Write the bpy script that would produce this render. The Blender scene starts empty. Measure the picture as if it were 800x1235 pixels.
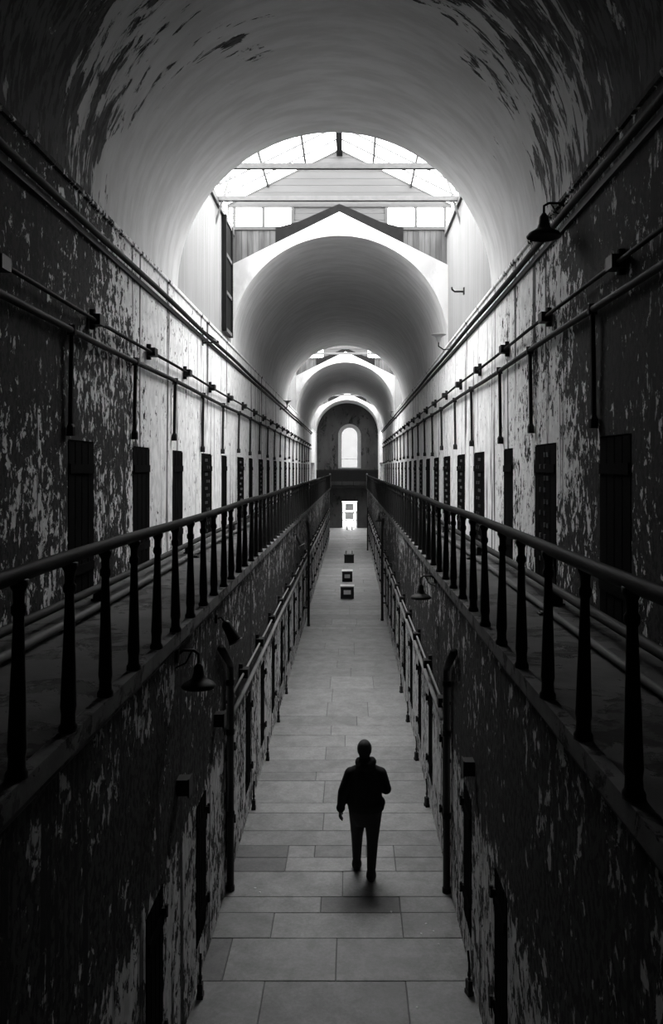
import bpy, bmesh, math, random
from mathutils import Vector, Matrix
R = random.Random(7)
SC = bpy.context.scene
COL = SC.collection
PI = math.pi

# ------------------------------------------------------------------ helpers
class MB:
    def __init__(self): self.bm = bmesh.new()
    def face(self, pts):
        vs = [self.bm.verts.new(p) for p in pts]
        try: return self.bm.faces.new(vs)
        except ValueError: return None
    def box(self, a, b):
        x0, y0, z0 = [min(a[i], b[i]) for i in range(3)]; x1, y1, z1 = [max(a[i], b[i]) for i in range(3)]
        v = [self.bm.verts.new(p) for p in ((x0,y0,z0),(x1,y0,z0),(x1,y1,z0),(x0,y1,z0),(x0,y0,z1),(x1,y0,z1),(x1,y1,z1),(x0,y1,z1))]
        for f in ((3,2,1,0),(4,5,6,7),(0,1,5,4),(1,2,6,5),(2,3,7,6),(3,0,4,7)):
            self.bm.faces.new([v[i] for i in f])
        return self
    def bar(self, p0, p1, w, h, up=(0,0,1)):           # rectangular bar between two points
        p0, p1 = Vector(p0), Vector(p1); d = (p1-p0).normalized(); u = Vector(up)
        s = d.cross(u).normalized(); u = s.cross(d).normalized()
        v = []
        for p in (p0, p1):
            for a, b in ((-1,-1),(1,-1),(1,1),(-1,1)): v.append(self.bm.verts.new(p+s*a*w/2+u*b*h/2))
        for f in ((3,2,1,0),(4,5,6,7),(0,1,5,4),(1,2,6,5),(2,3,7,6),(3,0,4,7)):
            self.bm.faces.new([v[i] for i in f])
        return self
    def tube(self, pts, r, seg=10, radii=None):
        pts = [Vector(p) for p in pts]; rings = []
        n = len(pts)
        ref = None
        for i, p in enumerate(pts):
            d = (pts[min(i+1,n-1)]-pts[max(i-1,0)]).normalized()
            if ref is None:
                ref = Vector((0,0,1)) if abs(d.z) < .9 else Vector((1,0,0))
            s = d.cross(ref)
            if s.length < 1e-4: s = d.cross(Vector((0,1,0)))
            s.normalize(); u = s.cross(d).normalized(); ref = u
            rr = radii[i] if radii else r
            rings.append([self.bm.verts.new(p+s*math.cos(2*PI*k/seg)*rr+u*math.sin(2*PI*k/seg)*rr) for k in range(seg)])
        for a, b in zip(rings, rings[1:]):
            for k in range(seg): self.bm.faces.new((a[k], a[(k+1)%seg], b[(k+1)%seg], b[k]))
        self.bm.faces.new(rings[0][::-1]); self.bm.faces.new(rings[-1])
        return self
    def lathe(self, prof, c=(0,0,0), seg=20, M=None, caps=True):   # prof: (r,z)
        rings = []
        for r, z in prof:
            ring = []
            for k in range(seg):
                p = Vector((r*math.cos(2*PI*k/seg), r*math.sin(2*PI*k/seg), z))
                if M is not None: p = M @ p
                ring.append(self.bm.verts.new(p+Vector(c)))
            rings.append(ring)
        for a, b in zip(rings, rings[1:]):
            for k in range(seg): self.bm.faces.new((a[k], a[(k+1)%seg], b[(k+1)%seg], b[k]))
        if caps:
            self.bm.faces.new(rings[0][::-1]); self.bm.faces.new(rings[-1])
        return self
    def ell(self, c, r, seg=16, rings=10):
        m = Matrix.Translation(c) @ Matrix.Diagonal((r[0], r[1], r[2], 1))
        bmesh.ops.create_uvsphere(self.bm, u_segments=seg, v_segments=rings, radius=1, matrix=m); return self
    def cone(self, p0, r0, p1, r1):                     # rounded cone for figures
        self.tube([p0, p1], 0, 14, [r0, r1])
        self.ell(p0, (r0,)*3); self.ell(p1, (r1,)*3); return self
    def loft(self, rings, seg=24):                      # (cx,cy,z,rx,ry)
        rs = [[self.bm.verts.new((cx+rx*math.cos(2*PI*k/seg), cy+ry*math.sin(2*PI*k/seg), z)) for k in range(seg)] for cx, cy, z, rx, ry in rings]
        for a, b in zip(rs, rs[1:]):
            for k in range(seg): self.bm.faces.new((a[k], a[(k+1)%seg], b[(k+1)%seg], b[k]))
        self.bm.faces.new(rs[0][::-1]); self.bm.faces.new(rs[-1]); return self
    def prism(self, poly, y0, y1):                      # poly of (x,z), extruded along Y
        a = [self.bm.verts.new((x, y0, z)) for x, z in poly]; b = [self.bm.verts.new((x, y1, z)) for x, z in poly]
        self.bm.faces.new(a); self.bm.faces.new(b[::-1]); n = len(poly)
        for i in range(n): self.bm.faces.new((a[i], b[i], b[(i+1)%n], a[(i+1)%n]))
        return self
    def build(self, name, mat, parent=None, loc=None, smooth=False, fix=True, voxel=None):
        if fix: bmesh.ops.recalc_face_normals(self.bm, faces=self.bm.faces)
        if loc is not None:
            bmesh.ops.translate(self.bm, vec=-Vector(loc), verts=self.bm.verts)
        me = bpy.data.meshes.new(name); self.bm.to_mesh(me); self.bm.free()
        if voxel:
            t = bpy.data.objects.new('tmp', me); COL.objects.link(t)
            m = t.modifiers.new('r', 'REMESH'); m.mode = 'VOXEL'; m.voxel_size = voxel
            s = t.modifiers.new('s', 'SMOOTH'); s.factor = .5; s.iterations = 6
            dg = bpy.context.evaluated_depsgraph_get(); me2 = bpy.data.meshes.new_from_object(t.evaluated_get(dg))
            bpy.data.objects.remove(t); me = me2; me.name = name; smooth = True
        me.materials.clear(); me.materials.append(mat)
        if smooth:
            for p in me.polygons: p.use_smooth = True
        o = bpy.data.objects.new(name, me); COL.objects.link(o)
        if parent is not None: o.parent = parent
        if loc is not None: o.location = loc
        return o

def tag(o, label, cat, group=None):
    o['label'] = label; o['category'] = cat
    if group: o['group'] = group
    return o
def empty(name, loc):
    o = bpy.data.objects.new(name, None); o.location = loc; o.empty_display_size = .1; COL.objects.link(o); return o
def thing(name, loc, label, cat, group=None): return tag(empty(name, loc), label, cat, group)
def struct(o): o['kind'] = 'structure'; return o
def copy_tree(o, loc=None, parent=None):
    c = o.copy(); COL.objects.link(c)
    if parent is not None: c.parent = parent
    if loc is not None: c.location = loc
    for ch in o.children: copy_tree(ch, None, c)
    return c

# ------------------------------------------------------------------ materials
def nmat(name):
    m = bpy.data.materials.new(name); m.use_nodes = True
    nt = m.node_tree; b = nt.nodes['Principled BSDF']; b.inputs['Roughness'].default_value = .85
    return m, nt, b
def g(v): return (v, v, v, 1)
class NT:
    def __init__(s, nt): s.nt = nt; s.n = nt.nodes; s.l = nt.links
    def new(s, t, **kw):
        n = s.n.new(t)
        for k, v in kw.items(): setattr(n, k, v)
        return n
    def inp(s, sock, v):
        if hasattr(v, 'links'): s.l.new(v, sock)
        else: sock.default_value = v
    def math(s, op, a, b=0.0, clamp=False):
        n = s.new('ShaderNodeMath', operation=op, use_clamp=clamp); s.inp(n.inputs[0], a); s.inp(n.inputs[1], b); return n.outputs[0]
    def pos(s, scale=(1,1,1)):
        p = s.new('ShaderNodeNewGeometry'); m = s.new('ShaderNodeMapping'); m.inputs['Scale'].default_value = scale
        s.l.new(p.outputs['Position'], m.inputs['Vector']); return m.outputs[0]
    def xyz(s):
        p = s.new('ShaderNodeNewGeometry'); x = s.new('ShaderNodeSeparateXYZ'); s.l.new(p.outputs['Position'], x.inputs[0]); return x.outputs
    def noise(s, vec, scale, detail=6, rough=.6, dist=0.0):
        n = s.new('ShaderNodeTexNoise'); s.l.new(vec, n.inputs['Vector'])
        n.inputs['Scale'].default_value = scale; n.inputs['Detail'].default_value = detail
        n.inputs['Roughness'].default_value = rough; n.inputs['Distortion'].default_value = dist
        return n.outputs['Fac']
    def step(s, v, a, b, lo=0.0, hi=1.0):
        n = s.new('ShaderNodeMapRange', interpolation_type='SMOOTHSTEP'); s.inp(n.inputs[0], v)
        for i, q in enumerate((a, b, lo, hi)): s.inp(n.inputs[i+1], q)
        return n.outputs[0]
    def mix(s, f, a, b):
        n = s.new('ShaderNodeMix', data_type='RGBA'); s.inp(n.inputs[0], f)
        s.inp(n.inputs[6], a if hasattr(a,'links') else g(a)); s.inp(n.inputs[7], b if hasattr(b,'links') else g(b)); return n.outputs[2]
    def bump(s, h, strength, dist, b):
        n = s.new('ShaderNodeBump'); n.inputs['Strength'].default_value = strength; n.inputs['Distance'].default_value = dist
        s.l.new(h, n.inputs['Height']); s.l.new(n.outputs[0], b.inputs['Normal'])

def plain(name, v, rough=.6, metal=0.0, var=.25, scale=8, spec=.3):
    m, nt, b = nmat(name); t = NT(nt); b.inputs['Specular IOR Level'].default_value = spec
    n = t.noise(t.pos(), scale, 4)
    t.l.new(t.mix(n, v*(1-var), v*(1+var)), b.inputs['Base Color'])
    b.inputs['Roughness'].default_value = rough; b.inputs['Metallic'].default_value = metal
    return m

def plaster(name, paint, under, stone, stretch, scale, th, th_far=None, ysplit=(11.5, 15.5), band=None, streak=0.0, dirt_lo=.72):
    """flaking lime paint over an older grey coat over dark stone"""
    m, nt, b = nmat(name); t = NT(nt)
    v = t.pos(stretch); v0 = t.pos()
    big = t.noise(v0, .45, 3, .55); fine = t.noise(v, scale, 9, .68, .5); fine2 = t.noise(v, scale*1.9, 7, .65, .3)
    mid = t.noise(v, scale*.33, 5, .6, .6)
    f = t.math('ADD', t.math('MULTIPLY', fine, .55), t.math('ADD', t.math('MULTIPLY', mid, .3), t.math('MULTIPLY', big, .15)))
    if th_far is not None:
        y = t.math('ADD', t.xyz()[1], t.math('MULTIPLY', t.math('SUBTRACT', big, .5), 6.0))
        thr = t.step(y, ysplit[0], ysplit[1], th, th_far)  # peel varies with depth; on WALL and VAULT it carries painted light falloff
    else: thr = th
    if band is not None:                                # a stripped band between two heights
        z = t.math('ADD', t.xyz()[2], t.math('MULTIPLY', t.math('SUBTRACT', mid, .5), 1.6))
        up = t.math('MULTIPLY', t.step(z, band[0], band[0]+.25), t.step(z, band[1], band[1]+.6, 1.0, .6))
        thr = t.math('ADD', thr, t.math('MULTIPLY', up, band[2]))
    d = t.math('SUBTRACT', f, thr)
    keep = t.step(d, -.012, .012)                       # 1 = paint kept
    coat = t.step(t.math('SUBTRACT', fine2, .5), -.05, .03)
    base = t.mix(coat, stone, under)
    dirt = t.noise(v, scale*.6, 5, .6); dirtf = t.step(dirt, .35, .65, dirt_lo, 1.05)
    pc = t.new('ShaderNodeMix', data_type='RGBA', blend_type='MULTIPLY'); pc.inputs[0].default_value = 1
    pc.inputs[6].default_value = g(paint); cc = t.new('ShaderNodeCombineColor')
    for i in range(3): t.l.new(dirtf, cc.inputs[i])
    t.l.new(cc.outputs[0], pc.inputs[7])
    col = t.mix(keep, base, pc.outputs[2])
    if streak:                                          # rust and soot runs down the wall
        sv = t.noise(t.pos((1, 2.4, .10)), 1.7, 7, .62, .3); sm = t.math('MULTIPLY', t.step(sv, .575, .615), streak)
        col = t.mix(sm, col, stone)
    t.l.new(col, b.inputs['Base Color'])
    t.bump(t.math('ADD', keep, t.math('MULTIPLY', fine2, .6)), .55, .02, b)
    b.inputs['Roughness'].default_value = .9; b.inputs['Specular IOR Level'].default_value = .15
    return m

WALL = plaster('peeling_falloff_wall_plaster', .74, .03, .008, (1, 1.1, .75), 11.0, .562, .405, (6.5, 15.0), None, .9, .8)  # real flaking, but stripped darker toward the camera to paint in light falloff
WALL_LOW = plaster('flaking_lower_plaster', .60, .05, .012, (1, 1.1, .8), 8.5, .485, .478, (7, 13), (1.75, 2.7, .10), .9)
VAULT = plaster('vault_plaster', .56, .085, .03, (.45, 1.7, .5), 4.0, .60, .33, (6.0, 13.0), None, 0, .86)  # near end peeled darker, standing in for light fading away from the skylight
WHITE = plaster('white_plaster', .40, .32, .15, (1, 1, .5), 2.5, .36)
ENDW = plaster('dark_end_plaster', .055, .035, .012, (1, 1, .5), 2.0, .45)
IRON = plain('black_iron', .012, .55, spec=.2)
RAILM = plain('worn_iron_rail', .010, .6, spec=.03)
PIPE = plain('painted_pipe', .022, .7, spec=.1)
PIPEG = plain('grey_floor_pipe', .09, .7, spec=.15)
PIPELT = plain('pale_painted_pipe', .22, .6)
DOORM = plain('dark_door_wood', .004, 1.0, spec=.02)
STEEL = plain('dull_steel', .30, .45)
RIVET = plain('worn_rivets', .10, .7)
GBAR = plain('glazing_bar_paint', .05, .6)
WOODW = plain('white_painted_timber', .30, .6, 0, .15)
WOODG = plain('grey_timber', .10, .7, 0, .3)
SLATE = plain('dark_slate', .008, .9, 0, .5, spec=.1)
STONE_EDGE = plaster('gallery_stone', .16, .08, .03, (1, 1, 1), 5, .47)
GALL = plaster('gallery_floor', .085, .05, .02, (1, 1, 1), 2.2, .47)

def boards(name, v, axis, width, groove=.25, var=.25):
    m, nt, b = nmat(name); t = NT(nt)
    x = t.math('DIVIDE', t.xyz()[axis], width)
    fr = t.math('FRACT', x); fl = t.math('FLOOR', x)
    edge = t.math('MULTIPLY', t.step(fr, .0, .07), t.step(fr, .93, 1.0, 1.0, 0.0))
    wn = t.new('ShaderNodeTexWhiteNoise', noise_dimensions='1D'); t.l.new(fl, wn.inputs['W'])
    st = [3, 3, 3]; st[2 if axis != 2 else 0] = .25
    n = t.noise(t.pos(tuple(st)), 2.5, 6, .65)
    f = t.math('ADD', t.math('MULTIPLY', wn.outputs[0], .4), t.math('MULTIPLY', t.step(n, .3, .7), .6))
    c = t.mix(f, v*(1-var), v*(1+var*.4))
    t.l.new(t.mix(edge, v*groove, c), b.inputs['Base Color'])
    t.bump(edge, .6, .015, b)
    return m
BOARD = boards('white_vertical_boards', .22, 1, .16, .55, .2)
BOARDX = boards('weathered_boards', .08, 0, .14, .25, .7)
CLAP = boards('grey_clapboards', .06, 2, .17, .6, .15)

def glassm(name, trans, dirt):
    m, nt, b = nmat(name); t = NT(nt)
    nt.nodes.remove(b)
    tr = t.new('ShaderNodeBsdfTransparent'); tr.inputs[0].default_value = g(trans)
    gl = t.new('ShaderNodeBsdfGlossy'); gl.inputs['Roughness'].default_value = .1; gl.inputs[0].default_value = g(.8)
    di = t.new('ShaderNodeBsdfTranslucent'); di.inputs[0].default_value = g(.7)
    mx = t.new('ShaderNodeMixShader'); mx.inputs[0].default_value = .05
    t.l.new(tr.outputs[0], mx.inputs[1]); t.l.new(gl.outputs[0], mx.inputs[2])
    m2 = t.new('ShaderNodeMixShader'); n = t.noise(t.pos(), 1.5, 5)
    t.l.new(t.step(n, .3, .8, dirt*.5, dirt*1.5), m2.inputs[0])
    t.l.new(mx.outputs[0], m2.inputs[1]); t.l.new(di.outputs[0], m2.inputs[2])
    t.l.new(m2.outputs[0], nt.nodes['Material Output'].inputs[0])
    return m
GLASS = glassm('skylight_glass', .9, .08)
DUSTY = glassm('dusty_window_glass', .042, .012)

# floor slabs: each carries its own tint
fm, nt, b = nmat('stone_flags'); t = NT(nt)
at = t.new('ShaderNodeAttribute', attribute_name='tint')
n1 = t.noise(t.pos((1, 1, 1)), 3.0, 8, .7, .3); n2 = t.noise(t.pos((1, 1, 1)), 30, 4, .7)
base = t.math('MULTIPLY', at.outputs['Fac'], t.step(n1, .25, .75, .72, 1.2))
base = t.math('MULTIPLY', base, t.step(n2, .3, .7, .85, 1.12))
cc = t.new('ShaderNodeCombineColor')
for i in range(3): t.l.new(base, cc.inputs[i])
t.l.new(cc.outputs[0], b.inputs['Base Color']); t.bump(t.math('ADD', n1, t.math('MULTIPLY', n2, .3)), .35, .01, b)
b.inputs['Roughness'].default_value = .62
FLAG = fm

# ------------------------------------------------------------------ dimensions
HF = 1.37                  # half width between the lower walls
XL, XR = -2.75, 2.51       # upper walls
XA = (XL+XR)/2; RV = (XR-XL)/2
ZG = 3.74                  # gallery floor
ZS = 8.15                  # vault springing
YB, YE, YG = -3.0, 71.5, 60.0
CAMX, CAMZ = .15, 5.15
BAYS = [(13.9, 20.05), (38.0, 44.0), (62.0, 68.0)]

# ------------------------------------------------------------------ floor
slabs = []
def row(y0, y1, xs, tints=None):
    for i, (a, c) in enumerate(zip(xs, xs[1:])):
        slabs.append((a, c, y0, y1, tints[i] if tints and tints[i] else R.uniform(.17, .24)))
E = HF+.02
row(6.1, 6.9, [-E, -.5, .6, E]); row(6.9, 7.55, [-E, .1, E]); row(7.55, 8.31, [-E, -.71, .70, E], [.19, .165, .22])
row(8.31, 9.07, [-E, -1.14, 0, E], [.13, .22, .21])
row(9.07, 9.59, [-E, -.73, .73, E], [.2, .23, .2])
row(9.59, 9.95, [-E, -.2, .73, E], [.215, .125, .2])
row(9.95, 10.57, [-E, .05, E], [.22, .225])
row(10.57, 10.95, [-E, -.69, .73, E], [.125, .235, .195])
row(10.95, 11.3, [-E, -.69, -.33, .36, .73, E], [.125, .225, .155, .23, .195])
y = 11.3
while y < YE:
    d = R.uniform(.55, 1.15)
    if R.random() < .3: d *= .6
    k = R.choice([2, 2, 3, 3, 1]) ; xs = [-E]
    for j in range(1, k): xs.append(-E+2*E*j/k+R.uniform(-.3, .3))
    wid = E if y < YG else 2.6
    xs[0] = -wid; xs.append(wid)
    row(y, min(y+d, YE), xs); y += d
bm = bmesh.new(); lay = bm.faces.layers.float.new('tint')
def fq(pts, v):
    f = bm.faces.new([bm.verts.new(p) for p in pts]); f[lay] = v; return f
gp = .005
for a, c, y0, y1, tn in slabs:
    h = .014+R.uniform(-.002, .002); q = .004
    o = [(a+gp, y0+gp), (c-gp, y0+gp), (c-gp, y1-gp), (a+gp, y1-gp)]
    i_ = [(a+gp+q, y0+gp+q), (c-gp-q, y0+gp+q), (c-gp-q, y1-gp-q), (a+gp+q, y1-gp-q)]
    fq([(x, y, h) for x, y in i_], tn)
    for k in range(4):
        p, r_ = o[k], o[(k+1) % 4]; p2, r2 = i_[k], i_[(k+1) % 4]
        fq([(p[0], p[1], h-.004), (r_[0], r_[1], h-.004), (r2[0], r2[1], h), (p2[0], p2[1], h)], tn)
        fq([(p[0], p[1], 0), (r_[0], r_[1], 0), (r_[0], r_[1], h-.004), (p[0], p[1], h-.004)], tn)
fq([(-2.9, YB, 0), (2.9, YB, 0), (2.9, YE+.1, 0), (-2.9, YE+.1, 0)], .05)
fq([(-E, YB, .012), (E, YB, .012), (E, 6.1, .012), (-E, 6.1, .012)], .18)
bmesh.ops.recalc_face_normals(bm, faces=bm.faces)
me = bpy.data.meshes.new('floor'); bm.to_mesh(me); bm.free(); me.materials.append(FLAG)
fo = bpy.data.objects.new('floor', me); COL.objects.link(fo); struct(fo)

# ------------------------------------------------------------------ walls with door openings
def wall(mb, x, dn, y0, y1, z0, z1, opens):
    def q(ya, yb, za, zb):
        if yb-ya > 1e-4 and zb-za > 1e-4: mb.face([(x, ya, za), (x, yb, za), (x, yb, zb), (x, ya, zb)])
    c = y0
    for ya, yb, za, zb, dep in sorted(opens):
        q(c, ya, z0, z1); q(ya, yb, z0, za); q(ya, yb, zb, z1)
        xd = x+dn*dep
        mb.face([(x, ya, za), (xd, ya, za), (xd, ya, zb), (x, ya, zb)]); mb.face([(x, yb, za), (xd, yb, za), (xd, yb, zb), (x, yb, zb)])
        mb.face([(x, ya, zb), (x, yb, zb), (xd, yb, zb), (xd, ya, zb)]); mb.face([(x, ya, za), (x, yb, za), (xd, yb, za), (xd, ya, za)])
        c = yb
    q(c, y1, z0, z1)

# upper doors (y0, y1, flush?) read off the photograph, then continued at the cell pitch
upL = [(3.45, 4.3, 0), (5.98, 6.83, 0), (8.5, 9.35, 0), (11.03, 11.95, 0), (13.5, 14.3, 0), (16.1, 17.3, 1), (18.6, 19.4, 0), (21.2, 22.5, 1), (23.6, 24.5, 0)]
upR = [(1.9, 2.8, 0), (4.43, 5.3, 0), (6.96, 7.84, 0), (9.5, 10.6, 1), (12.04, 12.75, 0), (14.6, 15.8, 1), (17.1, 18.3, 1), (19.6, 21.0, 1), (22.1, 23.4, 1)]
y = 26.1; i = 0
while y < 58.5: upL.append((y, y+(1.3 if i % 2 == 0 else 1.0), 1 - i % 2)); y += 2.52; i += 1
y = 24.6; i = 0
while y < 58.5: upR.append((y, y+1.25, 1 if i % 3 else 0)); y += 2.52; i += 1
ZD0, ZD1 = ZG, 5.45
def opn(l): return [(a, c, ZD0+.03, ZD1, .012) for a, c, f in l]
SIDE = [(60.6, 67.2, .05, 5.6, 1.2)]                    # wide dark side openings at the far end
for nm, x, dn, l in (('wall_left', XL, -1, upL), ('wall_right', XR, 1, upR)):
    mb = MB(); wall(mb, x, dn, YB, YG, ZG-.2, ZS, opn(l))
    wall(mb, x, dn, YG, YE, 0, ZS, SIDE)
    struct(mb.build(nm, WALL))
    mb = MB(); mb.box((x+dn*1.1, 60.5, 0), (x+dn*1.25, 67.3, 5.7)); struct(mb.build('wall_side_recess', DOORM))
dcount = 0
def cell_door(x, dn, ya, yb, za, zb, dep, flush, hinges=False):
    global dcount; dcount += 1
    c = (x+dn*dep, (ya+yb)/2, za)
    mb = MB(); xd = x+dn*dep; mb.box((xd, ya, za), (xd+dn*.07, yb, zb))
    n = 4; w = (yb-ya)/n
    for k in range(n): mb.box((xd, ya+k*w+.012, za+.02), (xd-dn*.018, ya+(k+1)*w-.012, zb-.02))     # vertical planks
    for zz in (.18, .82): mb.box((xd-dn*.018, ya+.03, za+(zb-za)*zz-.05), (xd-dn*.034, yb-.03, za+(zb-za)*zz+.05))
    d = struct(mb.build('door_%d' % dcount, DOORM, None, c))
    if flush:
        mb = MB(); ns = 11
        for k in range(ns):
            zc = (zb-za)*(.08+.84*k/(ns-1))
            for yy in (-.04, .19*(1 if k % 2 else -1)):
                mb.box((-dn*.036, yy-.016, zc-.028), (-dn*.016, yy+.016, zc+.028))
        st = mb.build('rivet_plates', RIVET, d)
    if hinges:
        for zz in (.2, .86):
            mb = MB(); zc = (zb-za)*zz
            mb.box((0, (yb-ya)/2-.07, zc-.025), (-dn*(dep+.05), (yb-ya)/2-.02, zc+.025))
            mb.tube([(-dn*(dep+.04), (yb-ya)/2-.045, zc-.05), (-dn*(dep+.04), (yb-ya)/2-.045, zc+.05)], .016, 8)
            mb.build('hinge', IRON, d)
    return d
for x, dn, l in ((XL, -1, upL), (XR, 1, upR)):
    for a, c, f in l: cell_door(x, dn, a, c, ZD0+.03, ZD1, .012, f)

loL = [4.15, 6.15, 8.15, 10.08, 12.0, 14.0, 16.0, 18.0]; loR = [4.4, 6.45, 8.36, 10.4, 12.36, 14.3, 16.3, 18.4]
for l in (loL, loR):
    while l[-1] < 57.5: l.append(l[-1]+2.03)
for nm, x, dn, l in (('wall_lower_left', -HF, -1, loL), ('wall_lower_right', HF, 1, loR)):
    mb = MB(); wall(mb, x, dn, YB, YG, 0, ZG-.13, [(a, a+.55, .40, 1.80, .01) for a in l])
    mb.face([(x, YG, 0), (x+dn*1.4, YG, 0), (x+dn*1.4, YG, ZG-.13), (x, YG, ZG-.13)])
    struct(mb.build(nm, WALL_LOW))
    for a in l: cell_door(x, dn, a, a+.55, .40, 1.80, .01, 0, True)

# gallery floors with moulded stone edge
for nm, s, xw in (('floor_gallery_left', -1, XL), ('floor_gallery_right', 1, XR)):
    mb = MB(); mb.box((s*1.33, YB, ZG-.13), (xw, YG, ZG)); struct(mb.build(nm, GALL))
    mb = MB()
    prof = [(1.30, ZG+.03), (1.38, ZG+.03), (1.38, ZG-.15), (1.345, ZG-.15), (1.335, ZG-.10), (1.30, ZG-.08)]
    mb.prism([(s*p, z) for p, z in prof], YB, YG+.02); struct(mb.build('trim_gallery_edge', STONE_EDGE))

# back wall behind the camera and end wall
mb = MB(); mb.box((-3.2, YB-.15, 0), (3.0, YB, 11.2)); struct(mb.build('wall_back', ENDW))
wx, wr, wz0, wzs = .06, .78, 5.15, 8.0
mb = MB()
N = 24
arc = [(wx+wr*math.cos(PI*k/N), wzs+wr*math.sin(PI*k/N)) for k in range(N+1)]
x0, x1, zt = -3.2, 3.0, 11.2
def sheet(mb, y, arcs, hx0, hx1, hz0, hzs, x0, x1, z0, zt):
    mb.face([(x0, y, z0), (hx0, y, z0), (hx0, y, zt), (x0, y, zt)]); mb.face([(hx1, y, z0), (x1, y, z0), (x1, y, zt), (hx1, y, zt)])
    for (ax, az), (bx, bz) in zip(arcs, arcs[1:]): mb.face([(ax, y, az), (ax, y, zt), (bx, y, zt), (bx, y, bz)])
sheet(mb, YE, arc, wx-wr, wx+wr, wz0, wzs, x0, x1, 2.3, zt)
mb.face([(wx-wr, YE, 2.3), (wx+wr, YE, 2.3), (wx+wr, YE, wz0), (wx-wr, YE, wz0)])
dx0, dx1 = -.62, .74
mb.face([(x0, YE, 0), (dx0, YE, 0), (dx0, YE, 2.3), (x0, YE, 2.3)]); mb.face([(dx1, YE, 0), (x1, YE, 0), (x1, YE, 2.3), (dx1, YE, 2.3)])
out = [(wx-wr, wz0)]+arc[::-1]+[(wx+wr, wz0)]
for (ax, az), (bx, bz) in zip(out, out[1:]+out[:1]): mb.face([(ax, YE, az), (ax, YE+.4, az), (bx, YE+.4, bz), (bx, YE, bz)])
for (ax, az), (bx, bz) in (((dx0, 0), (dx0, 2.3)), ((dx0, 2.3), (dx1, 2.3)), ((dx1, 2.3), (dx1, 0)), ((dx0, 0), (dx1, 0))):
    mb.face([(ax, YE, az), (ax, YE+.4, az), (bx, YE+.4, bz), (bx, YE, bz)])
struct(mb.build('wall_end', ENDW))
# arched window and its parts
w = struct(empty('window_end', (wx, YE+.12, wz0)))
mb = MB(); fr = .10
ins = [(-wr+fr, fr)]+[((wr-fr)*math.cos(PI*(1-k/N)), wzs-wz0+(wr-fr)*math.sin(PI*(1-k/N))) for k in range(N+1)]+[(wr-fr, fr)]
ous = [(-wr, 0)]+[(wr*math.cos(PI*(1-k/N)), wzs-wz0+wr*math.sin(PI*(1-k/N))) for k in range(N+1)]+[(wr, 0)]
for k in range(len(ins)):
    k2 = (k+1) % len(ins)
    for yy in (0, .08): mb.face([(ous[k][0], yy, ous[k][1]), (ous[k2][0], yy, ous[k2][1]), (ins[k2][0], yy, ins[k2][1]), (ins[k][0], yy, ins[k][1])])
    mb.face([(ins[k][0], 0, ins[k][1]), (ins[k2][0], 0, ins[k2][1]), (ins[k2][0], .08, ins[k2][1]), (ins[k][0], .08, ins[k][1])])
mb.build('window_frame', WOODW, w)
mb = MB(); mb.face([(a, .05, c) for a, c in ins]); mb.build('window_pane', DUSTY, w)
mb = MB(); mb.box((-.66, .03, .80), (.66, .06, .825))
mb.build('glazing_bar', WOODW, w)
# raised pale surround on the wall face
mb = MB(); ro, ri = wr+.2, wr
arcq = [(wx-ro, wx-ri, wz0, wz0)]
oo = [(wx-ro, wz0)]+[(wx+ro*math.cos(PI*(1-k/N)), wzs+ro*math.sin(PI*(1-k/N))) for k in range(N+1)]+[(wx+ro, wz0)]
ii = [(wx-ri, wz0)]+[(wx+ri*math.cos(PI*(1-k/N)), wzs+ri*math.sin(PI*(1-k/N))) for k in range(N+1)]+[(wx+ri, wz0)]
for k in range(len(oo)-1):
    mb.face([(oo[k][0], YE-.05, oo[k][1]), (oo[k+1][0], YE-.05, oo[k+1][1]), (ii[k+1][0], YE-.05, ii[k+1][1]), (ii[k][0], YE-.05, ii[k][1])])
    mb.face([(oo[k][0], YE-.05, oo[k][1]), (oo[k+1][0], YE-.05, oo[k+1][1]), (oo[k+1][0], YE, oo[k+1][1]), (oo[k][0], YE, oo[k][1])])
    mb.face([(ii[k][0], YE-.05, ii[k][1]), (ii[k+1][0], YE-.05, ii[k+1][1]), (ii[k+1][0], YE, ii[k+1][1]), (ii[k][0], YE, ii[k][1])])
struct(mb.build('trim_window_surround', PIPELT))
# glazed end door
d = struct(empty('door_end', ((dx0+dx1)/2, YE+.2, 0)))
hw = (dx1-dx0)/2
mb = MB()
for a, c in ((-hw, -hw+.10), (hw-.10, hw), (-.37, -.30), (.30, .37)): mb.box((a, 0, .02), (c, .06, 2.28))
for a, c in ((.02, .1), (.62, .7), (1.28, 1.40), (2.18, 2.28)): mb.box((-hw, .005, a), (hw, .055, c))
mb.build('door_frame', WOODW, d)
mb = MB()
for a, c in ((-hw+.1, -.37), (-.30, .30), (.37, hw-.1)):
    for e, f in ((.1, .62), (.7, 1.28), (1.4, 2.18)): mb.face([(a, .03, e), (c, .03, e), (c, .03, f), (a, .03, f)])
mb.build('door_pane', GLASS, d)
SCR = plain('grey_screen', .6, .8)
for e, f in ((.80, 1.26), (1.55, 2.10)):
    mb = MB(); mb.box((-.30, -.05, e-.05), (.30, -.02, f+.03))
    for k in range(6): mb.box((-.27+k*.108-.012, -.065, e), (-.27+k*.108+.012, -.05, f))
    mb.build('screen_panel', SCR, d)
mb = MB(); mb.box((-.55, -.05, .46), (.55, -.02, .50)); mb.build('push_bar', IRON, d)
# ground outside the end door
mb = MB(); mb.face([(-8, YE+.41, -.05), (8, YE+.41, -.05), (8, YE+30, -.05), (-8, YE+30, -.05)]); struct(mb.build('floor_yard', WHITE))
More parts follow.
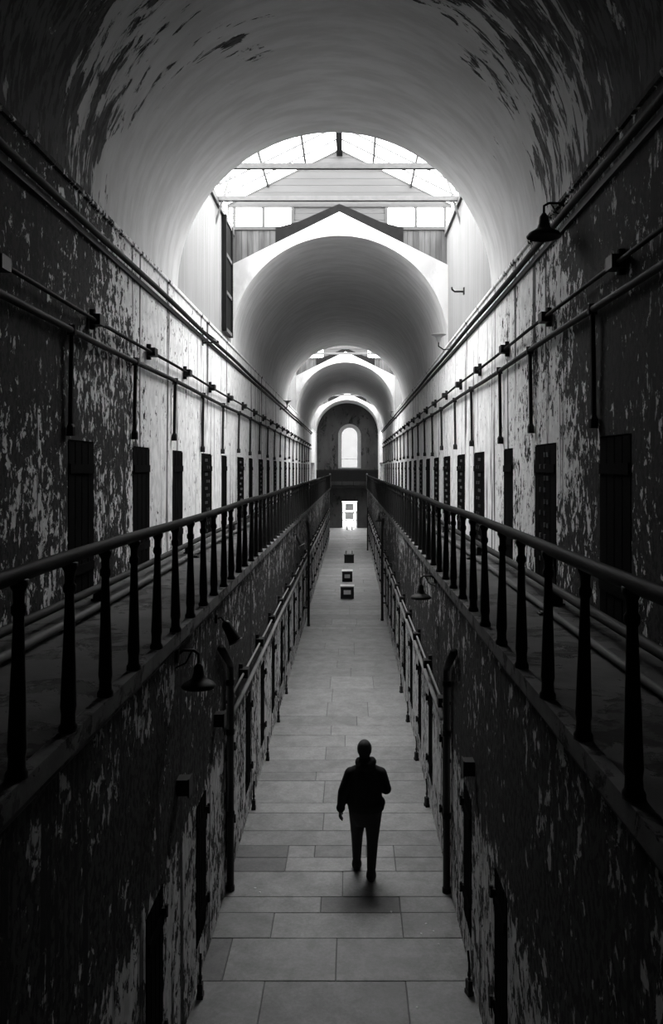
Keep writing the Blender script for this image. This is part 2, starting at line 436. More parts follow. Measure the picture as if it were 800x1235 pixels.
# dark balcony across the end wall
bal = struct(empty('floor_balcony', (0, YE-.6, 3.5)))
mb = MB(); mb.box((XL, -.5, 0), (XR, .6, .2)); mb.build('deck', SLATE, bal)
mb = MB(); mb.box((XL, -.5, .55), (XR, -.45, 1.45)); mb.bar((XL, -.475, 1.5), (XR, -.475, 1.5), .1, .08); mb.build('parapet', SLATE, bal)
for k in range(6):
    mb = MB(); mb.box((-2.55+k*.97, -.46, .2), (-2.48+k*.97, -.38, 1.46)); mb.build('post', IRON, bal)

# ------------------------------------------------------------------ vaults
NV = 48
def vault(y0, y1):
    mb = MB(); rows = max(1, int((y1-y0)/.8))
    g_ = [[mb.bm.verts.new((XA+RV*math.cos(PI*k/NV), y0+(y1-y0)*j/rows, ZS+RV*math.sin(PI*k/NV))) for k in range(NV+1)] for j in range(rows+1)]
    for j in range(rows):
        for k in range(NV): mb.bm.faces.new((g_[j][k], g_[j][k+1], g_[j+1][k+1], g_[j+1][k]))
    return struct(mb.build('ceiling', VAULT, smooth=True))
segs = [(YB, BAYS[0][0]), (BAYS[0][1], BAYS[1][0]), (BAYS[1][1], BAYS[2][0]), (BAYS[2][1], YE)]
for a, c in segs: vault(a, c)

# ------------------------------------------------------------------ skylight bays
ZP, ZEAVE, ZR = 10.90, 11.62, 12.97         # plate, eaves, ridge
HL = RV+.10
def arc_hole_face(mb, y, zt_fn, xs0, xs1):
    pts = [(XA+RV*math.cos(PI*k/NV), ZS+RV*math.sin(PI*k/NV)) for k in range(NV+1)]
    for (ax, az), (bx, bz) in zip(pts, pts[1:]): mb.face([(ax, y, az), (ax, y, zt_fn(ax)), (bx, y, zt_fn(bx)), (bx, y, bz)])
gable = lambda x: 11.36-.49*abs(x-XA)
for bi, (y0, y1) in enumerate(BAYS):
    # boarded side walls above the gallery walls
    for s in (-1, 1):
        xw = XA+s*RV
        mb = MB(); mb.box((xw, y0-.02, ZS), (xw+s*.08, y1+.3, ZP)); struct(mb.build('wall_boarded_%s' % ('left' if s < 0 else 'right'), BOARD))
    # near end: wall over the vault that has just ended (faces away from the camera)
    mb = MB(); arc_hole_face(mb, y0, lambda x: ZP+.02, 0, 0)
    mb.prism([(XA-HL, ZP), (XA+HL, ZP), (XA+HL, ZEAVE), (XA, ZR), (XA-HL, ZEAVE)], y0-.08, y0-.02)
    struct(mb.build('wall_gable_near', WHITE))
    # far end: white plaster gable with the next vault's arch
    mb = MB()
    pts = [(XA+RV*math.cos(PI*k/NV), ZS+RV*math.sin(PI*k/NV)) for k in range(NV+1)]
    for (ax, az), (bx, bz) in zip(pts, pts[1:]):
        mb.face([(ax, y1, az), (ax, y1, gable(ax)), (bx, y1, gable(bx)), (bx, y1, bz)])
        mb.face([(ax, y1, gable(ax)), (ax, y1+.2, gable(ax)), (bx, y1+.2, gable(bx)), (bx, y1, gable(bx))])
    struct(mb.build('wall_gable_arch', WHITE))
    # slates of the vault's own roof showing over the gable
    mb = MB()
    for s in (-1, 1):
        p = [(XA, gable(XA)), (XA+s*1.55, gable(XA+1.55)), (XA+s*1.55, 10.98), (XA+s*1.0, 11.12), (XA, gable(XA)+.2)]
        mb.prism(p, y1+.02, y1+.22)
    struct(mb.build('trim_roof_slates', SLATE))
    # weathered boards either side of the slates
    yw = y1+.24
    mb = MB()
    for s in (-1, 1): mb.prism([(XA+s*HL, 9.95), (XA+s*.55, 11.0), (XA+s*HL, 11.0)], yw, yw+.05)
    struct(mb.build('wall_weathered_boards', BOARDX))
    # boarded end wall with two pairs of windows
    CLERE = bpy.data.materials.get('clerestory_frame_paint') or plain('clerestory_frame_paint', .045, .7)
    fr = struct(empty('window_clerestory', (XA, yw, 11.0)))
    wa, wb, z0_, z1_ = 1.15, 2.58, .08, .52
    mb = MB()
    mb.box((-HL, -.04, -.02), (HL, .06, .06)); mb.box((-HL, -.04, .54), (HL, .06, .60))
    for s in (-1, 1):
        for xx in (wa, (wa+wb)/2, wb): mb.box((s*xx-.035, -.03, .0), (s*xx+.035, .05, .56))
    mb.build('window_frame', CLERE, fr)
    for s in (-1, 1):
        for xa, xb in ((wa+.035, (wa+wb)/2-.035), ((wa+wb)/2+.035, wb-.035)):
            mb = MB(); mb.face([(s*xa, .01, .06), (s*xb, .01, .06), (s*xb, .01, .54), (s*xa, .01, .54)]); mb.build('window_pane', GLASS, fr)
    mb = MB(); mb.box((XA-wa+.03, yw, 11.05), (XA+wa-.03, yw+.05, 11.56))
    mb.prism([(XA-HL, 11.58), (XA+HL, 11.58), (XA+HL, ZEAVE), (XA, ZR), (XA-HL, ZEAVE)], yw, yw+.05)
    struct(mb.build('wall_gable_end', CLAP))
    # lantern roof
    yn, yf = y0-.05, yw
    L = struct(empty('window_skylight', (XA, (y0+y1)/2, ZP)))
    cy = (y0+y1)/2; a_, c_ = yn-cy, yf-cy; ze, zr = ZEAVE-ZP, ZR-ZP
    for s in (-1, 1):
        mb = MB(); mb.face([(s*HL, a_, ze), (s*HL, c_, ze), (0, c_, zr), (0, a_, zr)]); mb.build('glass_roof', GLASS, L)
        mb = MB(); mb.face([(s*HL, a_, .06), (s*HL, c_, .06), (s*HL, c_, ze), (s*HL, a_, ze)]); mb.build('glass_side', GLASS, L)
        mb = MB(); mb.box((s*(HL-.16), a_, -.06), (s*(HL+.03), c_, .08)); mb.build('wall_plate', WOODG, L)
        mb = MB(); mb.bar((s*HL, a_, ze), (s*HL, c_, ze), .07, .08); mb.build('eaves_beam', WOODG, L)
        mb = MB()
        for f in (.36, .70): mb.bar((s*HL*(1-f), a_, ze+(zr-ze)*f-.05), (s*HL*(1-f), c_, ze+(zr-ze)*f-.05), .05, .06)
        mb.build('purlin', GBAR, L)
        mb = MB(); nb = 9
        for k in range(nb+1):
            yy = a_+(c_-a_)*k/nb
            mb.bar((s*HL, yy, ze-.02), (0, yy, zr-.02), .03, .03)
            if k % 3 == 0: mb.bar((s*HL, yy, .06), (s*HL, yy, ze), .05, .05, (0, 1, 0))
        mb.build('glazing_bars', GBAR, L)
    mb = MB(); mb.bar((0, a_, zr-.08), (0, c_, zr-.08), .14, .2); mb.build('ridge_beam', SLATE, L)
    for yy in (15.95-16.975, 17.86-16.975):
        mb = MB(); mb.bar((-HL-.02, yy, .06), (HL+.02, yy, .06), .10, .10); mb.build('tie_beam', WOODG, L)
        for s in (-1, 1):
            mb = MB(); mb.bar((s*(HL-.03), yy, ze-.08), (0, yy, zr-.1), .06, .09, (0, 1, 0)); mb.build('rafter', WOODG, L)
            mb = MB(); mb.bar((s*(HL-.08), yy, -.5), (s*(HL-.40), yy, .55), .04, .05, (0, 1, 0)); mb.build('brace', WOODG, L)
    # sky light is gathered through the glazing
    def portal(nm, loc, sx, sy, nrm):
        ld = bpy.data.lights.new(nm, 'AREA'); ld.shape = 'RECTANGLE'; ld.size = sx; ld.size_y = sy
        ld.cycles.is_portal = True
        o = bpy.data.objects.new(nm, ld); COL.objects.link(o); o.location = loc
        o.rotation_euler = Vector(nrm).to_track_quat('-Z', 'Y').to_euler(); return o
    sl = math.hypot(HL, ZR-ZEAVE)
    for s in (-1, 1):
        nrm = Vector((-s*(ZR-ZEAVE), 0, -HL)).normalized()
        o = portal('skylight_portal', (XA+s*HL/2-nrm.x*.1, cy, (ZEAVE+ZR)/2-nrm.z*.1), 1, 1, nrm)
        # local X along the slope, local Y along the corridor
        zax = -nrm; yax = Vector((0, 1, 0)); xax = yax.cross(zax)
        o.rotation_euler = Matrix((xax, yax, zax)).transposed().to_euler()
        o.data.size = sl; o.data.size_y = (c_-a_)
        o = portal('skylight_portal', (XA+s*(HL+.1), cy, (ZP+ZEAVE)/2), 1, 1, (-s, 0, 0))
        zax = Vector((s, 0, 0)); xax = yax.cross(zax); o.rotation_euler = Matrix((xax, yax, zax)).transposed().to_euler()
        o.data.size = ZEAVE-ZP; o.data.size_y = (c_-a_)
# tall dark louvred opening in the left boarded wall of the first bay
o = struct(empty('window_louvred', (XL+.02, 19.15, 8.3)))
mb = MB(); mb.box((0, -.5, 0), (.05, .5, 2.5)); mb.build('shutter', SLATE, o)
mb = MB()
for yy in (-.5, .5): mb.box((.0, yy-.05, -.05), (.09, yy+.05, 2.55))
mb.build('side_frame', SLATE, o); mb = MB()
for zz in (0, .85, 1.7, 2.5): mb.box((.0, -.5, zz-.04), (.08, .5, zz+.04))
mb.build('window_frame', WOODG, o)

# ------------------------------------------------------------------ gallery railings
bprof = [(.050, 0), (.050, .025), (.040, .04), (.037, .09), (.043, .13), (.041, .17), (.036, .34), (.030, .52), (.026, .66), (.024, .72), (.034, .735), (.034, .765), (.025, .78), (.027, .83), (.042, .86), (.042, .885)]
mb = MB(); mb.lathe(bprof, seg=12); BAL = mb.build('baluster', IRON, smooth=True)
def railing(s, ystart, pitch, label):
    x = s*1.335; y0 = 1.2
    r = thing('gallery_railing', (x, y0, ZG+.03), label, 'railing')
    pts = []; y = 0.0
    while y < YG-y0: pts.append((.006*math.sin(y*1.7+s), y, .905+.008*math.sin(y*.9+s*2))); y += .7
    pts.append((0, YG-y0, .905))
    mb = MB(); mb.tube(pts, .038, 12); mb.build('handrail', RAILM, r, smooth=True)
    y = ystart; first = (s == -1)
    while y < YG-.3:
        if first: bb = BAL; first = False
        else: bb = BAL.copy(); COL.objects.link(bb)
        bb.parent = r; bb.location = (R.uniform(-.006, .006), y-y0, 0); bb.rotation_euler = (R.uniform(-.012, .012), R.uniform(-.014, .014), 0)
        y += pitch
    mb = MB(); mb.box((-.05, YG-y0-.1, -.02), (.05, YG-y0, .95)); mb.lathe([(.07, .95), (.07, .98), (.02, 1.03)], (0, YG-y0-.05, 0), 10); mb.build('end_post', PIPELT, r)
railing(-1, 2.37, .665, 'long iron railing with turned balusters along the left gallery edge')
railing(1, 1.95, .76, 'long iron railing with turned balusters along the right gallery edge')

# ------------------------------------------------------------------ pipes along the walls
def wall_pipe(x, dn, z, r, y0, y1, mat, label, cat='pipe', name='wall_pipe', brackets=None, branches=None, off=.06, collar=None):
    t_ = thing(name, (x-dn*off, y0, z), label, cat)
    pts = []; y = 0.0
    while y < y1-y0: pts.append((0, y, .01*math.sin(y*.8+x*3))); y += 1.3
    pts.append((0, y1-y0, 0))
    mb = MB(); mb.tube(pts, r, 10); mb.build('pipe', mat, t_, smooth=True)
    proto = None
    for yb in (brackets or []):
        if proto is None:
            mb = MB(); mb.box((-.055 if dn < 0 else -.06, -.09, -.055), (.06 if dn < 0 else .055, .09, .06)); mb.tube([(dn*.05, 0, -.10), (dn*.05, 0, .12)], .035, 8)
            proto = mb.build('clamp_block', IRON, t_); proto.location = (0, yb-y0, 0)
        else:
            c = proto.copy(); COL.objects.link(c); c.parent = t_; c.location = (0, yb-y0, 0)
    proto = None
    for (yb, ln) in (branches or []):
        mb = MB(); mb.tube([(0, 0, 0), (dn*.01, 0, -ln*.5), (dn*.015, 0, -ln)], .026, 8); mb.lathe([(.045, -ln-.04), (.045, -ln+.05), (.03, -ln+.08)], (dn*.012, 0, 0), 8); mb.lathe([(r+.015, -.05), (r+.015, .05)], seg=10)
        c = mb.build('branch_pipe', IRON, t_, smooth=False); c.location = (0, yb-y0, 0)
    return t_
def steps(a, p, b): 
    o = []
    while a < b: o.append(a); a += p
    return o
wall_pipe(XL, -1, 6.80, .022, 1.5, 59.9, RAILM, 'thin conduit with square clamp blocks, upper of two pipes on the left gallery wall', brackets=steps(4.1, 2.57, 59), off=.075)
wall_pipe(XR, 1, 6.92, .022, 1.5, 59.9, RAILM, 'thin conduit with square clamp blocks, upper of two pipes on the right gallery wall', brackets=steps(1.95, 2.6, 59), off=.075)
wall_pipe(XL, -1, 6.56, .034, 1.5, 59.9, PIPE, 'pipe below the clamped conduit on the left gallery wall, with drops above the cell doors', branches=[(a-.08+R.uniform(-.03, .03), 1.0+R.uniform(-.08, .06)) for a, c, f in upL if a > 3])
wall_pipe(XR, 1, 6.66, .034, 1.5, 59.9, PIPE, 'pipe below the clamped conduit on the right gallery wall, with drops above the cell doors', branches=[(c+.03+R.uniform(-.03, .03), 1.08+R.uniform(-.08, .06)) for a, c, f in upR])
for nm, x, dn, z, lab in (('cornice_pipe', XL, -1, 7.78, 'thick pipe along the left wall just under the vault spring'), ('cornice_pipe', XR, 1, 7.88, 'thick pipe along the right wall just under the vault spring')):
    t_ = wall_pipe(x, dn, z, .038, 0.2, 61.5, PIPE, lab, name=nm, off=.07, brackets=None)
    mb = MB(); mb.box((dn*.03, 0, -.12), (dn*.07, 61.0, -.055)); mb.build('timber_batten', PIPE, t_)
# spring mouldings
for x, dn, nm in ((XL, -1, 'trim_spring_left'), (XR, 1, 'trim_spring_right')):
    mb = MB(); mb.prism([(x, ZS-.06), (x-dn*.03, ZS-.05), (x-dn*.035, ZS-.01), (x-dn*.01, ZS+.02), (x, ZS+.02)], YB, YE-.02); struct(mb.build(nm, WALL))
# heating pipes on the gallery floors
def floor_pipe(x, z, r, y0, y1, label, mat, sup=None):
    t_ = thing('heating_pipe', (x, y0, ZG), label, 'pipe')
    pts = []; y = 0.0
    while y < y1-y0: pts.append((.015*math.sin(y*.6+x), y, z)); y += 1.1
    pts.append((0, y1-y0, z)); mb = MB(); mb.tube(pts, r, 10); mb.build('pipe', mat, t_, smooth=True)
    for ys in sup:
        mb = MB(); mb.box((-.07, -.05, 0), (.07, .05, z-r*.6)); mb.box((-.09, -.06, 0), (.09, .06, .02)); c = mb.build('support', IRON, t_); c.location = (0, ys-y0, 0)
floor_pipe(XL+.42, .06, .035, 2.5, 45, 'heating pipe lying on the left gallery floor, outer of the pair', PIPEG, steps(3.3, 4.9, 45))
floor_pipe(XL+.22, .15, .04, 2.5, 45, 'raised heating pipe close to the left gallery wall, on iron supports', PIPE, steps(4.0, 4.9, 45))
floor_pipe(XR-.46, .05, .03, 2.0, 45, 'heating pipe lying on the right gallery floor, outer of the pair', PIPEG, steps(3.1, 4.9, 45))
floor_pipe(XR-.24, .16, .045, 2.0, 45, 'raised heating pipe close to the right gallery wall, on iron supports', PIPE, steps(3.7, 4.9, 45))
# lower walls: clamped conduit + plain pipe each side
wall_pipe(-HF, -1, 2.37, .016, 10.3, 58, PIPELT, 'thin pale conduit with clamp blocks on the left lower wall', brackets=steps(11.3, 2.0, 57), off=.07)
wall_pipe(HF, 1, 2.23, .016, 10.2, 58, PIPELT, 'thin pale conduit with clamp blocks on the right lower wall', brackets=steps(10.4, 2.03, 57), off=.07)
wall_pipe(-HF, -1, 2.08, .03, 10.3, 58, PIPELT, 'pale pipe running above the cell doors on the left lower wall', off=.05)
wall_pipe(HF, 1, 1.96, .03, 10.6, 58, PIPELT, 'pale pipe running above the cell doors on the right lower wall', off=.05)

for x, dn, y, z, lab in ((-HF, -1, 7.3, 2.36, 'square black junction box alone on the near left lower wall, under the bell lamp'), (-HF, -1, 9.3, 2.34, 'square black junction box just before the left downpipe, below the spotlight'), (HF, 1, 8.2, 2.2, 'square black junction box alone on the near right lower wall')):
    t_ = thing('junction_box', (x, y, z), lab, 'box')
    mb = MB(); mb.box((dn*.01, -.07, -.07), (-dn*.10, .07, .07)); mb.build('housing', IRON, t_)
    mb = MB(); mb.box((-dn*.10, -.08, -.08), (-dn*.115, .08, .08)); mb.build('cover', IRON, t_)
# downpipes
def downpipe(x, dn, y, top, label, r=.045, off=.055):
    xo = x-dn*off
    t_ = thing('downpipe', (xo, y, .012), label, 'pipe')
    mb = MB(); mb.tube([(0, 0, 0), (0, 0, top-.26), (0, -.05, top-.20), (0, -.72, top+.12)], r, 10); mb.build('pipe', IRON, t_, smooth=True)
    for z in (0, .9, 1.9, 2.5):
        mb = MB(); mb.lathe([(r+.009, 0), (r+.009, .06), (r+.003, .07)], (0, 0, z), 10); mb.build('collar', IRON, t_)
    for z in (.6, 1.6, 2.3):
        mb = MB(); mb.box((0, -.03, z-.02), (dn*(off-.005), .03, z+.02)); mb.build('wall_bracket', IRON, t_)
downpipe(-HF, -1, 10.1, 2.98, 'black downpipe with bent top on the left lower wall, below the spotlight')
downpipe(HF, 1, 10.05, 2.95, 'black downpipe with bent top on the right lower wall, level with the walking person')
downpipe(-HF, -1, 27.0, 3.35, 'distant black downpipe on the left lower wall, beyond the box stands', off=.15)
downpipe(HF, 1, 28.0, 3.35, 'distant black downpipe with bent top on the right lower wall under the far lamp', off=.15)
downpipe(HF, 1, 52.0, 2.6, 'farthest black downpipe on the right lower wall near the end door', off=.15)

# small iron posts standing where the lower walls meet the floor
words = ['nearest', 'second nearest', 'third nearest', 'fourth nearest', 'fifth nearest', 'sixth nearest']
proto = None
for s, ys, side in ((-1, (8.05, 12.5, 14.6, 16.8, 18.9), 'left'), (1, (8.1, 12.6, 14.6, 16.8, 19.0), 'right')):
    for k, yy in enumerate(ys):
        lab = '%s of the small iron stub posts at the foot of the %s lower wall' % (words[k], side)
        loc = (s*(HF-.06), yy, .012)
        if proto is None:
            proto = thing('stub_post', loc, lab, 'post', 'iron stub posts at the wall foot'); proto.scale = (.7, .7, .9)
            mb = MB(); mb.box((-.045, -.06, 0), (.045, .06, .05)); mb.box((-.035, -.05, .05), (.035, .05, .16)); mb.build('base', IRON, proto)
            mb = MB(); mb.tube([(0, 0, .14), (0, .0, .34), (0, .04, .46)], .017, 8); mb.lathe([(.028, .2), (.028, .24)], (0, 0, 0), 8); mb.build('rod', IRON, proto)
        else:
            c = copy_tree(proto, loc); c['label'] = lab
            if s == 1: c.rotation_euler = (0, 0, PI*.1)

# ------------------------------------------------------------------ lamps
SHADE = [(.185, 0), (.190, .012), (.165, .045), (.11, .075), (.075, .10), (.058, .15), (.050, .22), (.030, .245), (.022, .26)]
def shade_lamp(loc, dn, arm, label, up=False, cat='lamp', k=1.0):
    """loc = point on the wall where the arm is fixed; the shade hangs arm metres out"""
    t_ = thing('wall_lamp', loc, label, cat)
    mb = MB(); mb.lathe([(.06, 0), (.06, .03), (.03, .04)], (0, 0, 0), 12, Matrix.Rotation(-dn*PI/2, 3, 'Y')); mb.build('wall_plate', IRON, t_)
    ex = -dn*arm
    if not up:
        mb = MB(); mb.tube([(0, 0, 0), (ex*.35, 0, .05), (ex*.8, 0, .05), (ex, 0, .02), (ex, 0, -.06)], .014, 8); mb.tube([(0, 0, -.10), (ex*.45, 0, -.06), (ex*.7, 0, .04)], .009, 6)
        mb.build('arm', IRON, t_, smooth=True)
        mb = MB(); pr = [(r_*k, z*k) for r_, z in SHADE]; inn = [(max(r_-.006, .004), z-.005) for r_, z in pr][::-1]
        mb.lathe(pr+inn[0:], (ex, 0, -.06-.26*k), 24, caps=False); sh = mb.build('lamp_shade', IRON, t_, smooth=True, fix=True)
        mb = MB(); mb.ell((ex, 0, -.06-.14*k), (.03, .03, .045), 12, 8); mb.build('bulb', PIPELT, sh, smooth=True)
    else:
        mb = MB(); mb.tube([(0, 0, 0), (ex*.6, 0, -.02), (ex, 0, .06), (ex, 0, .16)], .016, 8); mb.build('arm', IRON, t_, smooth=True)
        mb = MB(); mb.lathe([(.02, 0), (.05, .05), (.06, .10), (.10, .14), (.17, .17), (.18, .18), (.16, .175), (.09, .15), (.01, .12)], (ex, 0, .15), 20); mb.build('lamp_bowl', STEEL, t_, smooth=True)
    return t_
shade_lamp((XR, 9.0, 7.98), 1, .26, 'black bell-shaded lamp on a bracket high on the right wall under the vault')
shade_lamp((XR, 19.4, 7.95), 1, .30, 'upturned bowl lamp on the right wall where the nearest skylight ends', up=True)
shade_lamp((XL, 34.0, 7.6), -1, .3, 'distant small upturned lamp on the left wall beyond the nearest skylight', up=True)
shade_lamp((XR, 42.5, 7.75), 1, .3, 'farthest small upturned lamp on the right wall', up=True)
shade_lamp((-HF, 7.2, 3.52), -1, .20, 'black bell-shaded lamp under the left gallery edge, beside the spotlight', k=.8)
shade_lamp((HF, 11.8, 3.57), 1, .22, 'bell-shaded lamp under the right gallery edge, above the downpipe', k=.8)
shade_lamp((HF, 29.0, 3.57), 1, .22, 'distant bell-shaded lamp under the right gallery near the far downpipe', k=.8)
# spotlight under the left gallery
def spot(loc, label):
    t_ = thing('spotlight', loc, label, 'lamp')
    mb = MB(); mb.tube([(0, 0, 0), (.07, 0, .02), (.12, .02, -.06)], .014, 8); mb.lathe([(.05, 0), (.05, .03)], (0, 0, 0), 10, Matrix.Rotation(PI/2, 3, 'Y')); mb.build('bracket', IRON, t_)
    M = Matrix.Rotation(-.5, 3, 'Y') @ Matrix.Rotation(PI, 3, 'X')
    mb = MB(); mb.lathe([(.03, -.04), (.055, 0), (.06, .10), (.075, .20), (.08, .22), (.07, .215), (.06, .12), (.01, .10)], (.12, .02, -.06), 18, M); hs = mb.build('housing', IRON, t_, smooth=True)
    mb = MB(); mb.lathe([(.080, .212), (.088, .222), (.080, .232), (.074, .222)], (.12, .02, -.06), 18, M, caps=False); mb.build('rim', PIPELT, hs, smooth=True)['label'] = 'pale rim'
spot((-HF, 9.3, 3.46), 'tilted spotlight with pale rim under the left gallery, above the bent downpipe')
spot((-HF, 22.0, 3.38), 'distant small spotlight under the left gallery edge')
# triangular iron bracket on the left cornice
t_ = thing('iron_bracket', (XL, 16.2, 7.6), 'triangular iron bracket standing off the left cornice below the first skylight', 'bracket')
mb = MB(); mb.bar((0, 0, 0), (.32, 0, .02), .03, .03); mb.bar((0, 0, .26), (.32, 0, .02), .03, .03); mb.box((-.0, -.04, -.05), (.02, .04, .3)); mb.build('frame', IRON, t_)
mb = MB(); mb.bar((.28, -.25, .04), (.28, .25, .04), .03, .03); mb.build('cross_bar', PIPELT, t_)
t_ = thing('wall_hook', (XR, 17.2, 8.82), 'small iron hook on the white boarded wall right of the skylight', 'hook')
mb = MB(); mb.box((-.02, -.05, -.06), (0, .05, .08)); mb.build('plate', IRON, t_)
mb = MB(); mb.tube([(-.01, 0, 0), (-.2, 0, 0), (-.25, 0, .04), (-.26, 0, .09)], .02, 8); mb.build('rod', IRON, t_, smooth=True)

# ------------------------------------------------------------------ box stands on the corridor floor
def stand(x, y, w, h, label, top_mat, posts=False, panel=True):
    t_ = thing('box_stand', (x, y, .012), label, 'stand', 'box stands along the corridor'); d = .5
    mb = MB(); mb.box((-w/2, 0, 0), (w/2, d, .05))
    for s in (-1, 1): mb.box((s*w/2, 0, .05), (s*(w/2-.05), d, h))
    mb.box((-w/2, .03, .05), (w/2, .06, h)); mb.box((-w/2, d-.06, .05), (w/2, d-.03, h)); mb.build('body', IRON, t_)
    mb = MB(); mb.box((-w/2-.02, -.02, h), (w/2+.02, d+.02, h+.035)); mb.build('top', top_mat, t_)['label'] = 'top board'
    if panel:
        mb = MB(); mb.box((-w*.27, .012, h*.36), (w*.27, .03, h*.72)); mb.build('front_panel', STW, t_)['label'] = 'pale front panel'
    if posts:
        for s in (-1, 1):
            mb = MB(); mb.box((s*w*.32-.035, d*.5, h+.035), (s*w*.32+.035, d*.5+.05, h+.22)); mb.build('post', PIPELT, t_)
STW = plain('pale_top', .62, .5)
stand(.02, 32.7, .52, .46, 'nearest dark box stand with pale top and pale front panel on the corridor floor', STW)
stand(.0, 37.6, .46, .46, 'middle dark box stand with pale top, just behind the nearest one', STW)
stand(.07, 45.0, .52, .42, 'farthest dark box stand with two short pale posts on the corridor floor', IRON, True, False)
t_ = thing('stool', (.06, 69.5, .012), 'small dark stool silhouetted in front of the bright end door', 'stool')
mb = MB(); mb.box((-.26, -.16, .32), (.26, .16, .38)); mb.build('seat', IRON, t_)
for sx in (-1, 1):
    for sy in (-1, 1):
        mb = MB(); mb.box((sx*.24, sy*.14, 0), (sx*.17, sy*.08, .32)); mb.build('leg', IRON, t_)

# paint chips on the floor by the right wall
chips = [(1.0, 9.35), (1.07, 9.2), (.93, 9.15), (1.1, 8.95), (.62, 9.6), (-1.02, 10.15), (-.95, 10.05), (.78, 7.9)]
for k, (x, y) in enumerate(chips):
    mb = MB(); n = 6; a0 = R.random()*6
    pr = [(.016*R.uniform(.6, 1.2)*math.cos(a0+2*PI*j/n), .016*R.uniform(.6, 1.2)*math.sin(a0+2*PI*j/n)) for j in range(n)]
    lo = [mb.bm.verts.new((px, py, 0)) for px, py in pr]; hi = [mb.bm.verts.new((px*.9, py*.9, .004+R.uniform(0, .004))) for px, py in pr]
    mb.bm.faces.new(lo[::-1]); mb.bm.faces.new(hi)
    for j in range(n): mb.bm.faces.new((lo[j], lo[(j+1) % n], hi[(j+1) % n], hi[j]))
    o = mb.build('paint_chip', STW); o.location = (x, y, .0135)
    tag(o, 'tiny pale paint chip fallen on the corridor floor slabs', 'paint chip', 'fallen paint chips')

# ------------------------------------------------------------------ the person walking away
SKIN = plain('skin', .06, .6, 0, .08); HAIR = plain('dark_hair', .03, .75); JACK = plain('black_jacket', .012, .9); JEAN = plain('dark_trousers', .030, .9, 0, .3, 25); BOOT = plain('black_boots', .010, .6)
PX, PY = .34, 10.43
mb = MB()
# head with face (looking away from the camera, +Y)
hc = Vector((-.015, .03, 1.585))
mb.ell(hc, (.074, .092, .118)); mb.ell(hc+Vector((0, .02, -.055)), (.058, .075, .07)); mb.ell(hc+Vector((0, .103, -.02)), (.013, .02, .026)); mb.ell(hc+Vector((0, .09, .022)), (.055, .018, .014))
for s in (-1, 1):
    mb.ell(hc+Vector((s*.076, 0, -.015)), (.012, .022, .032)); mb.ell(hc+Vector((s*.03, .088, .0)), (.014, .012, .009))
mb.ell(hc+Vector((0, .088, -.07)), (.024, .014, .010))
mb.cone((0, .0, 1.38), .062, (-.012, .02, 1.50), .055)
mb.loft([(0, 0, .80, .15, .11), (0, 0, .90, .165, .12), (0, 0, 1.02, .145, .11), (0, 0, 1.18, .16, .12), (0, 0, 1.30, .165, .11), (0, 0, 1.40, .08, .07)])
SL, EL, WL = (-.185, 0, 1.295), (-.282, -.03, 1.08), (-.315, .02, .85)
SR, ER, WR = (.185, 0, 1.295), (.255, -.06, 1.13), (.12, .17, 1.13)
for a, b_, c_ in ((SL, EL, WL), (SR, ER, WR)):
    mb.cone(a, .058, b_, .043); mb.cone(b_, .043, c_, .028); mb.cone((a[0]*.4, 0, 1.36), .05, a, .055)
HLp, KL, AL = (-.095, 0, .84), (-.108, .14, .46), (-.11, .22, .10)
HRp, KR, AR = (.09, 0, .84), (.085, .01, .46), (.068, -.08, .10)
for a, b_, c_ in ((HLp, KL, AL), (HRp, KR, AR)):
    mb.cone(a, .085, b_, .052); mb.cone(b_, .052, c_, .036); mb.cone(c_, .036, (c_[0], c_[1]+.16, .045), .032)
def hand(wr, down, fwd, side):                    # palm, four fingers and a thumb
    w_, d_, f_, s_ = Vector(wr), Vector(down).normalized(), Vector(fwd).normalized(), Vector(side).normalized()
    pm = w_+d_*.05
    for k in range(4): mb.cone(w_+d_*.015+f_*(k-1.5)*.014, .017, w_+d_*.085+f_*(k-1.5)*.020, .015)
    for k, ln in enumerate((.062, .072, .068, .054)):
        a = w_+d_*.085+f_*(1.5-k)*.019; b2 = a+d_*ln*.5+s_*.006; c2 = b2+d_*ln*.38+s_*.022
        mb.cone(a, .0105, b2, .010); mb.cone(b2, .010, c2, .009)
    a = w_+d_*.03+f_*.024; b2 = a+d_*.03+f_*.022+s_*.01; c2 = b2+d_*.032+f_*.004+s_*.008
    mb.cone(a, .013, b2, .011); mb.cone(b2, .011, c2, .009)
hand(WL, (-.05, .08, -1), (.25, 1, .05), (1, -.2, 0)); hand(WR, (-.45, .85, .1), (.1, .1, 1), (-1, -.4, 0))
per = mb.build('person', SKIN, None, None, voxel=.0055)
per.location = (PX, PY, .014)
tag(per, 'person in a black hooded jacket and dark trousers walking away down the corridor', 'person')
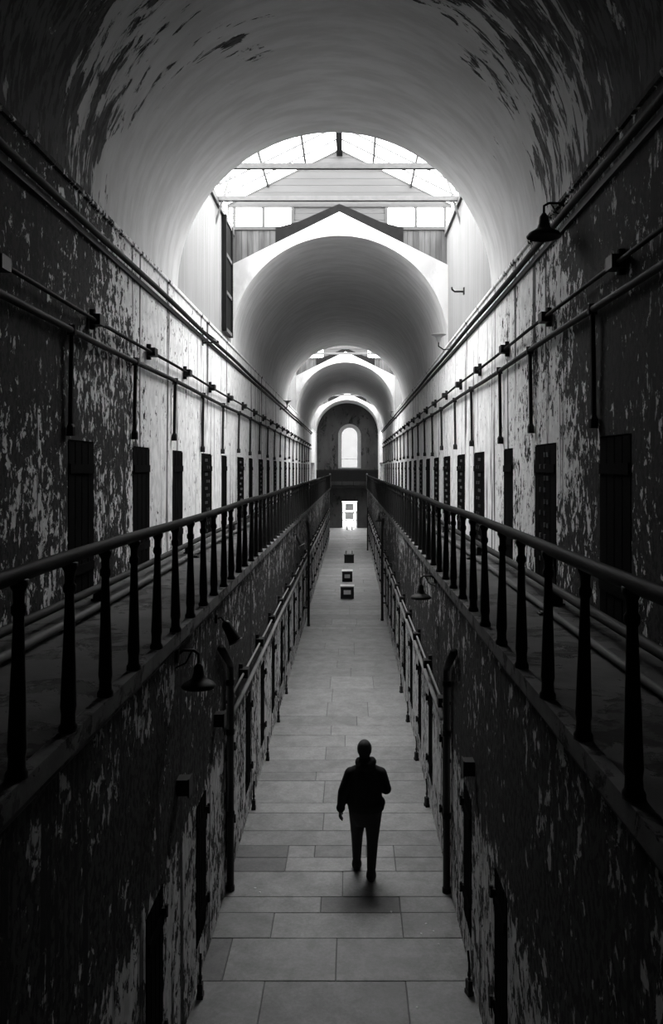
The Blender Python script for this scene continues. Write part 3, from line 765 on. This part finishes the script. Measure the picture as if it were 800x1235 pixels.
# jacket with hood lying on the back
mb = MB()
mb.loft([(.0, 0, .83, .205, .15), (.005, 0, .86, .228, .165), (.005, -.005, .93, .235, .168), (.0, -.005, 1.0, .215, .158), (0, -.01, 1.09, .198, .15), (0, -.01, 1.20, .205, .152), (0, -.005, 1.28, .205, .145), (0, 0, 1.35, .165, .125), (0, 0, 1.41, .115, .10), (0, .01, 1.47, .085, .085)])
for a, b_, c_ in ((SL, EL, WL), (SR, ER, WR)):
    a, b_, c_ = Vector(a), Vector(b_), Vector(c_)
    mb.cone(a, .085, b_, .068); mb.cone(b_, .068, c_*.94+b_*.06, .052)
    mb.cone(c_*.94+b_*.06, .060, c_, .052)
    mb.cone((a.x*.4, 0, 1.345), .08, a, .08)
hd = MB(); hd_ = mb; mb = hd; mb.ell((0, -.075, 1.42), (.125, .075, .075)); mb.ell((-.075, -.02, 1.45), (.06, .09, .06)); mb.ell((.075, -.02, 1.455), (.06, .09, .06)); mb.ell((.0, -.03, 1.475), (.10, .075, .05))
mb = hd_; mb.ell((.205, .03, .93), (.045, .08, .06))
jk = mb.build('jacket', JACK, per, voxel=.011); hd.build('hood', JACK, jk, voxel=.009)
mb = MB()
mb.loft([(-.005, 0, .66, .13, .10), (0, 0, .74, .185, .135), (.002, -.005, .84, .212, .152), (0, 0, .90, .19, .14)])
for a, b_, c_ in ((HLp, KL, AL), (HRp, KR, AR)):
    mb.cone(a, .122, b_, .076); s1, s2 = Vector(b_).lerp(c_, .53), Vector(b_).lerp(c_, .86); mb.cone(b_, .076, s1, .064); mb.cone(s1, .064, s2, .058)
mb.build('trousers', JEAN, per, voxel=.010)
for c_ in (AL, AR):
    mb = MB(); x, y, z = c_
    mb.cone((x, y, .15), .048, (x, y-.005, .08), .064); mb.cone((x, y+.0, .06), .066, (x+.0, y+.10, .05), .052); mb.cone((x, y+.10, .05), .046, (x, y+.185, .036), .036)
    mb.loft([(x, y+.06, .0, .056, .135), (x, y+.06, .022, .060, .140), (x, y+.06, .06, .056, .13)], 20)
    mb.build('boot', BOOT, per, voxel=.008)
mb = MB(); mb.ell(hc+Vector((0, -.008, .02)), (.094, .104, .116)); mb.ell(hc+Vector((0, -.035, -.05)), (.07, .07, .075)); mb.build('knit_cap', HAIR, per, voxel=.008)

# ------------------------------------------------------------------ sky, camera, view
wd = bpy.data.worlds.new('overcast_sky'); SC.world = wd; wd.use_nodes = True
bg = wd.node_tree.nodes['Background']; bg.inputs[0].default_value = (1, 1, 1, 1); bg.inputs[1].default_value = 9.0
cam = bpy.data.cameras.new('camera'); co = bpy.data.objects.new('camera', cam); COL.objects.link(co)
co.location = (CAMX, 0, CAMZ); co.rotation_euler = (PI/2, 0, 0)
cam.sensor_fit = 'VERTICAL'; cam.sensor_height = 36; cam.sensor_width = 36; cam.lens = 36*1000/1235
cam.shift_x = -23/1235; cam.shift_y = -52.5/1235; cam.clip_start = .05; cam.clip_end = 500
SC.camera = co
SC.view_settings.view_transform = 'Standard'; SC.view_settings.look = 'None'; SC.view_settings.gamma = 1; SC.view_settings.use_curve_mapping = False
SC.view_settings.exposure = 1.1
cy_ = SC.cycles
cy_.use_denoising = True; cy_.max_bounces = 14; cy_.diffuse_bounces = 8; cy_.transparent_max_bounces = 16; cy_.sample_clamp_indirect = 8
